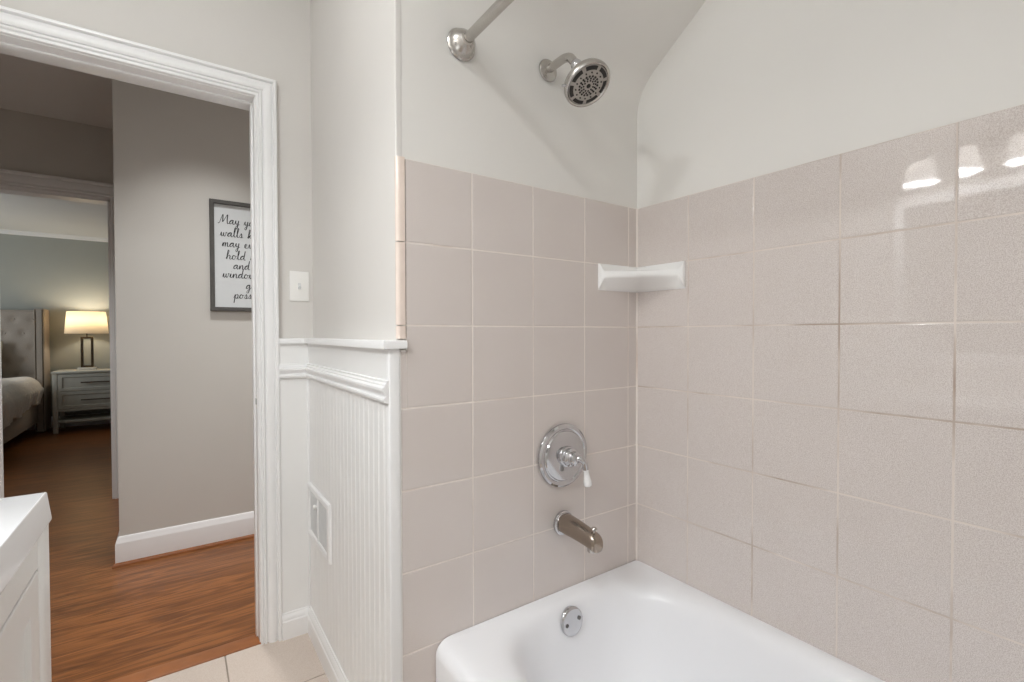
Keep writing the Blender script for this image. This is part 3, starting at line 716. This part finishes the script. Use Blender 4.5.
# ------------------------------------------------------------------ framed lettering in the hall
GL = {
 'a': (1.1, [[(0, .1), (.3, .65), (.75, 1), (.42, .95), (.15, .5), (.3, .03), (.62, .4), (.8, 1), (.75, .3), (.9, 0), (1.1, .12)]]),
 'b': (.95, [[(0, .1), (.35, 1.2), (.5, 2.1), (.35, 2.1), (.25, 1.2), (.25, .2), (.5, 0), (.75, .4), (.6, .8), (.95, .75)]]),
 'd': (1.15, [[(0, .1), (.3, .65), (.72, 1), (.42, .95), (.15, .5), (.3, .03), (.65, .4), (.85, 1.3), (.97, 2.2), (.86, 1.2), (.78, .3), (.95, 0), (1.15, .12)]]),
 'e': (.8, [[(0, .12), (.4, .55), (.5, .9), (.3, 1), (.12, .5), (.3, .02), (.6, .05), (.8, .12)]]),
 'g': (1.0, [[(0, .1), (.3, .65), (.7, 1), (.4, .95), (.15, .5), (.3, .05), (.6, .4), (.78, 1), (.7, -.3), (.5, -1), (.25, -.8), (.5, -.25), (1, .12)]]),
 'h': (1.05, [[(0, .1), (.4, 1.3), (.5, 2.1), (.33, 2.1), (.22, 1), (.18, 0), (.3, .6), (.6, 1), (.75, .7), (.72, .2), (.85, 0), (1.05, .12)]]),
 'i': (.55, [[(0, .1), (.25, 1), (.22, .3), (.35, 0), (.55, .12)], [(.3, 1.4), (.34, 1.46)]]),
 'j': (.55, [[(0, .1), (.3, 1), (.25, -.4), (.05, -1), (-.15, -.8), (.1, -.25), (.55, .12)], [(.34, 1.4), (.38, 1.46)]]),
 'k': (.95, [[(0, .1), (.4, 1.3), (.5, 2.1), (.33, 2.1), (.22, 1), (.18, 0), (.3, .55), (.65, .95), (.6, .65), (.35, .5), (.65, .05), (.95, .12)]]),
 'l': (.6, [[(0, .1), (.35, 1.2), (.48, 2.1), (.32, 2.15), (.22, 1.1), (.25, .2), (.4, 0), (.6, .12)]]),
 'm': (1.35, [[(0, .1), (.2, .95), (.2, 0), (.35, .7), (.55, 1), (.62, .6), (.6, 0), (.75, .7), (.98, 1), (1.05, .5), (1.05, .1), (1.2, 0), (1.35, .12)]]),
 'n': (1.05, [[(0, .1), (.2, .95), (.2, 0), (.4, .75), (.65, 1), (.75, .6), (.75, .1), (.9, 0), (1.05, .12)]]),
 'o': (1.0, [[(0, .12), (.4, 1), (.15, .6), (.25, .05), (.6, .15), (.7, .7), (.45, 1), (.6, .85), (1, .8)]]),
 'p': (1.0, [[(0, .1), (.25, .95), (.2, 0), (.1, -1.1), (.2, -.1), (.35, .7), (.65, 1), (.8, .55), (.55, .02), (.3, .15), (.6, 0), (1, .12)]]),
 'r': (.85, [[(0, .1), (.2, .9), (.28, 1.08), (.4, .85), (.6, .85), (.55, .3), (.7, 0), (.85, .12)]]),
 's': (.8, [[(0, .1), (.35, .95), (.4, 1.05), (.52, .5), (.4, .05), (.12, .08), (.5, .02), (.8, .12)]]),
 't': (.7, [[(0, .1), (.3, 1), (.4, 1.7), (.3, .8), (.3, .15), (.5, 0), (.7, .12)], [(.05, 1.15), (.65, 1.25)]]),
 'u': (1.05, [[(0, .1), (.2, 1), (.2, .3), (.4, 0), (.65, .5), (.75, 1), (.72, .3), (.85, 0), (1.05, .12)]]),
 'v': (.95, [[(0, .1), (.2, 1), (.3, .3), (.45, 0), (.65, .5), (.65, 1), (.95, .8)]]),
 'w': (1.3, [[(0, .1), (.2, 1), (.22, .3), (.4, 0), (.6, .5), (.65, .95), (.65, .3), (.85, 0), (1.05, .5), (1.05, 1), (1.3, .8)]]),
 'y': (.95, [[(0, .1), (.2, 1), (.22, .4), (.42, .1), (.65, .5), (.75, 1), (.6, -.4), (.4, -1.05), (.2, -.8), (.45, -.25), (.95, .12)]]),
 'M': (1.95, [[(-.1, .1), (.15, .05), (.45, 1.2), (.75, 2.2), (.78, 1.1), (.82, .4), (1.3, 1.6), (1.62, 2.2), (1.6, 1), (1.7, .1), (1.95, .12)]]),
 ' ': (.85, []),
}
def lettering(b, text, x, z, xh, y, wx=1.12):
    slant = 0.06; cur = 0.0
    for ch in text:
        adv, strokes = GL[ch]
        for st in strokes:
            pts = smooth_path([(cur + p[0] + slant * p[1], p[1], 0) for p in st], 7)
            P = [Vector((x + p.x * xh * wx, z + p.y * xh)) for p in pts]
            up, dn = [], []
            for i, p in enumerate(P):
                d = P[min(i + 1, len(P) - 1)] - P[max(i - 1, 0)]
                if d.length < 1e-9: d = Vector((1, 0))
                d.normalize(); nrm = Vector((-d.y, d.x))
                wdt = 0.00125 + 0.0011 * max(0, -d.y)
                up.append(p + nrm * wdt); dn.append(p - nrm * wdt)
            b.loft([[(q.x, y, q.y) for q in up], [(q.x, y, q.y) for q in dn]], False)
        cur += adv
def picture():
    x0, x1, z0, z1 = 0.149, 0.607, 0.125, 0.723; yb = YH
    t = thing('framed_print', 'framed script lettering print hanging on the hall wall', 'picture', ((x0 + x1) / 2, YH, (z0 + z1) / 2))
    f = MB(); fw = 0.021
    def rr(d, y): return [(x0 + d, y, z0 + d), (x1 - d, y, z0 + d), (x1 - d, y, z1 - d), (x0 + d, y, z1 - d)]
    f.loft([rr(0, yb), rr(0, yb - 0.020), rr(0.002, yb - 0.022), rr(fw - 0.002, yb - 0.022), rr(fw, yb - 0.020), rr(fw, yb)], True); f.build('picture_frame', M['frame'], t, True, 30)
    p = MB(); p.box(x0 + fw - 0.002, x1 - fw + 0.002, yb - 0.008, yb - 0.001, z0 + fw - 0.002, z1 - fw + 0.002); pp = p.build('print_paper', M['paper'], t)
    L = MB(); xh = 0.0222; y = yb - 0.0085
    for txt, x, z in (('May your', 0.190, 0.600), ('walls know joy', 0.197, 0.531), ('may every room', 0.205, 0.476), ('hold laughter', 0.223, 0.409), ('and every', 0.256, 0.357), ('window open to', 0.206, 0.308), ('great', 0.316, 0.250), ('possibility', 0.258, 0.196)):
        n = sum(GL[c][0] for c in txt) * 1.12 * xh; k = min(1.12, 1.12 * (x1 - fw - 0.012 - x) / n)
        lettering(L, txt, x, z, xh, y, k)
    o = L.build('lettering', M['ink'], pp)
    return settle(t)
picture()

# ------------------------------------------------------------------ vanity, mirror and vanity light (left wall)
def vanity():
    y0, y1 = 0.12, 1.338
    c = MB(); N = 1
    # ceramic top with a flared apron edge
    def rr(d, z): return [(XL + 0.002, y0 - d, z), (-0.222 + d * 0.35, y0 - d, z), (-0.222 + d * 0.35, y1 + d, z), (XL + 0.002, y1 + d, z)]
    c.loft([rr(0.006, -0.384), rr(0.015, -0.382), rr(0.0155, -0.378), rr(0.003, -0.3235), rr(0.0, -0.3205), rr(-0.004, -0.3195)], True, True, True)
    o = c.build('countertop', M['quartz'], None, True, 35); o.data.polygons[0].use_smooth = False
    tag(o, 'glossy white vanity countertop corner in front of the bathroom doorway', 'countertop')
    xf = -0.220; yc1 = 1.341; yc0 = 0.10
    t = thing('vanity_cabinet', 'white shaker vanity cabinet below the countertop', 'cabinet', (-0.5, (yc0 + yc1) / 2, FL))
    b = MB(); b.box(XL + 0.002, xf - 0.019, yc0, yc1, FL + 0.09, -0.3845, 0.001, 1); b.box(XL + 0.002, xf - 0.08, yc0 + 0.02, yc1 - 0.02, FL + 0.0005, FL + 0.09)
    # face frame
    b.box(xf - 0.02, xf, 1.2525, yc1 + 0.006, FL + 0.09, -0.3845, 0.002); b.box(xf - 0.02, xf, yc0 - 0.006, 0.135, FL + 0.09, -0.3845, 0.002)
    b.build('cabinet_body', M['cabinet'], t, True, 35)
    def front(name, a0, a1, q0, q1, stile):
        d = MB(); X = xf + 0.0; r = lambda s, x: [(x, a0 + s, q0 + s), (x, a1 - s, q0 + s), (x, a1 - s, q1 - s), (x, a0 + s, q1 - s)]
        if stile: d.loft([r(0, X - 0.019), r(0, X - 0.002), r(0.002, X), r(stile, X), r(stile + 0.004, X - 0.008), r(stile + 0.008, X - 0.008)], True, True, True)
        else: d.loft([r(0, X - 0.019), r(0, X - 0.002), r(0.002, X)], True, True, True)
        return d.build(name, M['cabinet'], t, True, 25)
    cols = [0.135, 0.507, 0.880, 1.252]
    for a0, a1 in zip(cols, cols[1:]):
        front('drawer_front', a0 + 0.002, a1 - 0.002, -0.4405, -0.3855, 0)
        front('door', a0 + 0.002, a1 - 0.002, FL + 0.10, -0.446, 0.060)
    settle(t)
    # framed mirror
    mt = thing('mirror', 'white framed wall mirror above the vanity', 'mirror', (XL, 0.625, 0.3))
    m0, m1, q0, q1 = 0.25, 0.998, -0.16, 0.734; f = MB(); fw = 0.048
    r = lambda d, x: [(x, m0 + d, q0 + d), (x, m1 - d, q0 + d), (x, m1 - d, q1 - d), (x, m0 + d, q1 - d)]
    f.loft([r(0, XL), r(0, XL + 0.018), r(0.003, XL + 0.02), r(fw - 0.006, XL + 0.016), r(fw, XL + 0.010), r(fw, XL)], True); f.build('mirror_frame', M['trim'], mt, True, 30)
    g = MB(); g.box(XL, XL + 0.006, m0 + fw - 0.004, m1 - fw + 0.004, q0 + fw - 0.004, q1 - fw + 0.004); g.build('mirror_glass', M['mirror'], mt)
    settle(mt)
    # three-shade vanity light
    vt = thing('vanity_light', 'three-shade vanity wall light above the mirror', 'wall light', (XL, 0.625, 0.93))
    b = MB(); b.box(XL, XL + 0.02, 0.50, 0.75, 0.90, 1.0, 0.006, 3); b.build('backplate', M['nickel'], vt, True, 40)
    b = MB(); b.tube([(XL + 0.05, 0.38, 0.955), (XL + 0.05, 0.87, 0.955)], 0.008); b.tube([(XL + 0.015, 0.625, 0.955), (XL + 0.05, 0.625, 0.955)], 0.010); b.build('crossbar', M['nickel'], vt, True, 40)
    for yy in (0.841, 0.625, 0.409):
        a = MB(); a.tube(smooth_path([(XL + 0.05, yy, 0.955), (XL + 0.10, yy, 0.965), (XL + 0.13, yy, 0.945), (XL + 0.13, yy, 0.905)], 6), 0.007); a.lathe([(0, 0.022), (0.03, 0.022), (0.034, 0.0)], (XL + 0.13, yy, 0.885), (0, 0, 1), 24)
        a.build('arm', M['nickel'], vt, True, 40)
        s = MB(); cc = (XL + 0.13, yy, 0.775)
        s.lathe([(0.0, 0.0735), (0.03, 0.069), (0.10, 0.056), (0.116, 0.052), (0.117, 0.0), ], cc, (0, 0, 1), 48, False, False); s.build('glass_shade', M['shade_glass'], vt, True, 50)
        u = MB(); u.lathe([(0.02, 0.0), (0.022, 0.012), (0.035, 0.024), (0.055, 0.029), (0.075, 0.022), (0.095, 0.014), (0.11, 0.013)], cc, (0, 0, 1), 24); u.build('bulb', M['bulb'], vt, True, 60)
        lamp('vanity_lamp', 'AREA', (XL + 0.13, yy, 0.783), 4.7, (0.955, 0.98, 1.0), 0.136, aim=(XL + 0.13, yy, 0))
    settle(vt)
vanity()

# ------------------------------------------------------------------ bedroom furniture
def bed():
    x0, x1 = -2.95, -1.262
    t = thing('bed', 'beige upholstered bed with tufted wingback headboard in the bedroom', 'bed', ((x0 + x1) / 2, 6.8, FL))
    # headboard panel with button dimples
    b = MB(); zt, zb = 0.288, FL + 0.10; nx, nz = 110, 60; yf = 7.90
    px0, px1 = x0 + 0.06, x1 - 0.06
    btn = []
    for r in range(5):
        for c in range(9):
            bx = px1 - 0.075 - c * 0.155 - (0.0775 if r % 2 else 0); bz = zt - 0.11 - r * 0.165
            if bx > px0 + 0.05: btn.append((bx, bz))
    rows = []
    for j in range(nz + 1):
        z = zb + (zt - zb) * j / nz; row = []
        for i in range(nx + 1):
            x = px0 + (px1 - px0) * i / nx
            d = 0.028
            for bx, bz in btn:
                rr = ((x - bx) ** 2 + (z - bz) ** 2) / (0.036 ** 2)
                if rr < 6: d -= 0.020 * math.exp(-rr)
            ed = min(x - px0, px1 - x, z - zb, zt - z); d *= min(1, ed / 0.02) ** 0.5 if ed > 0 else 0
            row.append((x, yf - d, z))
        rows.append(row)
    b.loft(rows, False); b.box(px0, px1, yf, yf + 0.06, zb, zt + 0.0)
    hb = b.build('headboard', M['linen'], t, True, 50)
    for bx, bz in btn[:14]:
        q = MB(); q.lathe([(0, 0.013), (0.006, 0.011), (0.009, 0.006), (0.010, 0)], (bx, yf - 0.007, bz), (0, -1, 0), 14); q.build('button', M['linen'], hb, True, 60)
    for xs in (x0, x1 - 0.085):
        w_ = MB(); w_.box(xs, xs + 0.085, 7.66, 7.965, FL + 0.012, zt + 0.012, 0.012, 3); wg = w_.build('wing', M['linen'], t, True, 40)
        p = MB(); p.tube([(xs + 0.070, 7.664, FL + 0.03), (xs + 0.070, 7.660, zt)], 0.006, 10); p.tube([(xs + 0.010, 7.664, FL + 0.03), (xs + 0.010, 7.660, zt)], 0.006, 10); p.build('piping', M['bronze'], wg, True, 50)
    rl = MB(); rl.box(x1 - 0.115, x1 - 0.065, 5.72, 7.68, FL + 0.12, FL + 0.36, 0.012, 3); rl.build('side_rail', M['linen'], t, True, 40)
    rl = MB(); rl.box(x0 + 0.065, x0 + 0.115, 5.72, 7.68, FL + 0.12, FL + 0.36, 0.012, 3); rl.build('side_rail', M['linen'], t, True, 40)
    rl = MB(); rl.box(x0 + 0.065, x1 - 0.065, 5.68, 5.73, FL + 0.12, FL + 0.36, 0.012, 3); rl.build('foot_rail', M['linen'], t, True, 40)
    for sx in (x0 + 0.09, x1 - 0.09):
        l = MB(); l.lathe([(0, 0.018), (0.12, 0.026)], (sx, 5.75, FL), (0, 0, 1), 16); l.build('leg', M['bronze'], t, True, 40)
    mt = MB(); mt.box(x0 + 0.125, x1 - 0.125, 5.74, 7.86, FL + 0.30, FL + 0.585, 0.05, 4); mt.build('mattress', M['sheet'], t, True, 50)
    settle(t)
    # comforter: padded sheet draped over the right side with a wavy lower edge and ribbed quilting
    c = MB(); nu, nv = 130, 240; rows = []; rnd = random.Random(5)
    prof = [(-2.86, -0.86), (-2.87, -0.62), (-2.82, -0.545), (-2.6, -0.525), (-2.1, -0.515), (-1.7, -0.505), (-1.5, -0.505), (-1.39, -0.52), (-1.315, -0.575), (-1.283, -0.65), (-1.288, -0.74), (-1.300, -0.83)]
    P = smooth_path([(a, 0, z) for a, z in prof], 12)
    for j in range(nv + 1):
        y = 5.70 + (7.70 - 5.70) * j / nv; row = []
        for i, p in enumerate(P):
            f = i / (len(P) - 1)
            lift = 0.10 * (j / nv) ** 2 if f > 0.8 else 0
            drop = (f - 0.8) / 0.2 if f > 0.8 else 0
            z = p.z + drop * (0.02 * math.sin(y * 9) + 0.06 * (y - 6.6))
            rib = 0.018 * math.sin(y * 75 + 1.6 * math.sin(p.x * 7) + f * 9) + 0.010 * math.sin(p.x * 14 + y * 6)
            x = p.x + (0.012 * math.sin(y * 17 + 1) * drop)
            nx_, nz_ = (0.9, 0.3) if f > 0.8 else (0.0, 1.0)
            row.append((x + nx_ * rib * 0.8, y, z + nz_ * rib + 0.008))
        rows.append(row)
    c.loft(rows, False)
    o = c.build('comforter', M['quilt'], None, True, 180); md = o.modifiers.new('thickness', 'SOLIDIFY'); md.thickness = 0.02; md.offset = -1
    tag(o, 'cream ribbed comforter draped over the bed', 'comforter')
    # pillow against the headboard
    q = MB(); rings = []; N = 28
    for i in range(N + 1):
        s = -1 + 2 * i / N; tk = 0.075 * (1 - abs(s) ** 3) ** 0.5 + 0.004; hh = 0.215 * (1 - 0.10 * (1 - abs(s)) ) 
        ring = []
        for k in range(24):
            a = 2 * math.pi * k / 24; cs, sn = math.cos(a), math.sin(a)
            u_ = hh * math.copysign(abs(cs) ** 0.7, cs); v_ = tk * math.copysign(abs(sn) ** 0.9, sn) * (1 - 0.4 * abs(cs) ** 4)
            ring.append((-1.99 + s * 0.36, 7.735 + v_ * 0.93 + u_ * 0.34, -0.275 + u_ * 0.94 - v_ * 0.34))
        rings.append(ring)
    q.loft(rings, True, True, True)
    tag(q.build('pillow', M['sheet'], None, True, 180), 'pale yellow pillow leaning on the tufted headboard', 'pillow')
bed()

def nightstand():
    x0, x1, yf, yb = -1.178, -0.42, 7.50, 7.94; zt = -0.428
    t = thing('nightstand', 'whitewashed two drawer nightstand standing beside the bed', 'nightstand', ((x0 + x1) / 2, (yf + yb) / 2, FL))
    b = MB(); b.box(x0 - 0.008, x1 + 0.008, yf - 0.012, yb, zt - 0.028, zt, 0.010, 3); b.build('top', M['night'], t, True, 40)
    zb = -0.882
    b = MB(); b.box(x0 + 0.01, x1 - 0.01, yf + 0.012, yb - 0.01, zb, zt - 0.027); b.build('body', M['night'], t)
    lw = 0.045
    for xx in (x0, x1 - lw):
        for yy in (yf, yb - lw - 0.005):
            l = MB(); l.box(xx, xx + lw, yy, yy + lw, FL + 0.0005, zt - 0.027, 0.004); l.build('leg', M['night'], t, True, 40)
    b = MB(); b.box(x0 + lw, x1 - lw, yf + 0.004, yf + 0.03, zb - 0.012, zb + 0.014, 0.002); b.build('rail', M['night'], t, True, 40)
    b = MB(); b.box(x0 + lw, x1 - lw, yf + 0.004, yf + 0.03, -0.459, -0.445); b.build('rail', M['night'], t, True, 40)
    b = MB(); b.box(x0 + 0.012, x1 - 0.012, yf + 0.012, yb - 0.012, FL + 0.115, FL + 0.145, 0.003); b.build('shelf', M['night'], t, True, 40)
    zm = (-0.462 + zb + 0.016) / 2
    for q1, q0 in ((-0.464, zm + 0.004), (zm - 0.004, zb + 0.018)):
        d = MB(); a0, a1 = x0 + lw + 0.004, x1 - lw - 0.004
        r = lambda s, y: [(a0 + s, y, q0 + s), (a1 - s, y, q0 + s), (a1 - s, y, q1 - s), (a0 + s, y, q1 - s)]
        d.loft([r(0, yf + 0.02), r(0, yf + 0.002), r(0.002, yf), r(0.034, yf), r(0.040, yf + 0.010)], True, True, True); dr = d.build('drawer', M['night'], t, True, 25)
        zc = (q0 + q1) / 2; xc = (x0 + x1) / 2 + 0.0
        h = MB(); h.tube([(xc - 0.13, yf - 0.022, zc), (xc + 0.13, yf - 0.022, zc)], 0.007, 12)
        for s in (-1, 1): h.tube([(xc + s * 0.10, yf + 0.012, zc), (xc + s * 0.10, yf - 0.022, zc)], 0.005, 10)
        hb = h.build('handle', M['bronze'], dr, True, 50)
    return settle(t)
nightstand()

def table_lamp():
    cx, cy, z0 = -0.895, 7.72, -0.428
    t = thing('table_lamp', 'lit table lamp with open rectangular metal base on the nightstand', 'lamp', (cx, cy, z0))
    b = MB(); b.box(cx - 0.085, cx + 0.085, cy - 0.06, cy + 0.06, z0 + 0.0005, z0 + 0.03, 0.003); b.build('base', M['marble'], t, True, 40)
    f = MB(); w_, hz0, hz1, bw = 0.058, z0 + 0.029, z0 + 0.40, 0.023
    f.box(cx - w_, cx - w_ + bw, cy - 0.022, cy + 0.022, hz0, hz1, 0.002); f.box(cx + w_ - bw, cx + w_, cy - 0.022, cy + 0.022, hz0, hz1, 0.002)
    f.box(cx - w_, cx + w_, cy - 0.0215, cy + 0.0215, hz0, hz0 + bw, 0.002); f.box(cx - w_, cx + w_, cy - 0.0215, cy + 0.0215, hz1 - bw, hz1, 0.002); f.build('frame', M['bronze'], t, True, 40)
    s = MB(); s.lathe([(0, 0.007), (0.20, 0.007), (0.20, 0.0)], (cx, cy, hz1), (0, 0, 1), 14); s.build('stem', M['bronze'], t, True, 40)
    zs0 = 0.010
    q = MB(); q.lathe([(0, 0.203), (0.265, 0.180)], (cx, cy, zs0), (0, 0, 1), 56, False, False)
    sh = q.build('lamp_shade', M['shade_cloth'], t, True, 180); md = sh.modifiers.new('thickness', 'SOLIDIFY'); md.thickness = 0.003
    e = MB()
    e.lathe([(0.02, 0.0), (0.022, 0.012), (0.04, 0.028), (0.06, 0.03), (0.09, 0.016), (0.10, 0.014)], (cx, cy, zs0 + 0.06), (0, 0, 1), 20); e.build('bulb', M['bulb'], t, True, 60)
    lamp('bedside_lamp', 'POINT', (cx, cy, zs0 + 0.20), 6.5, (1.0, 0.87, 0.68), 0.04)
    return settle(t)
table_lamp()
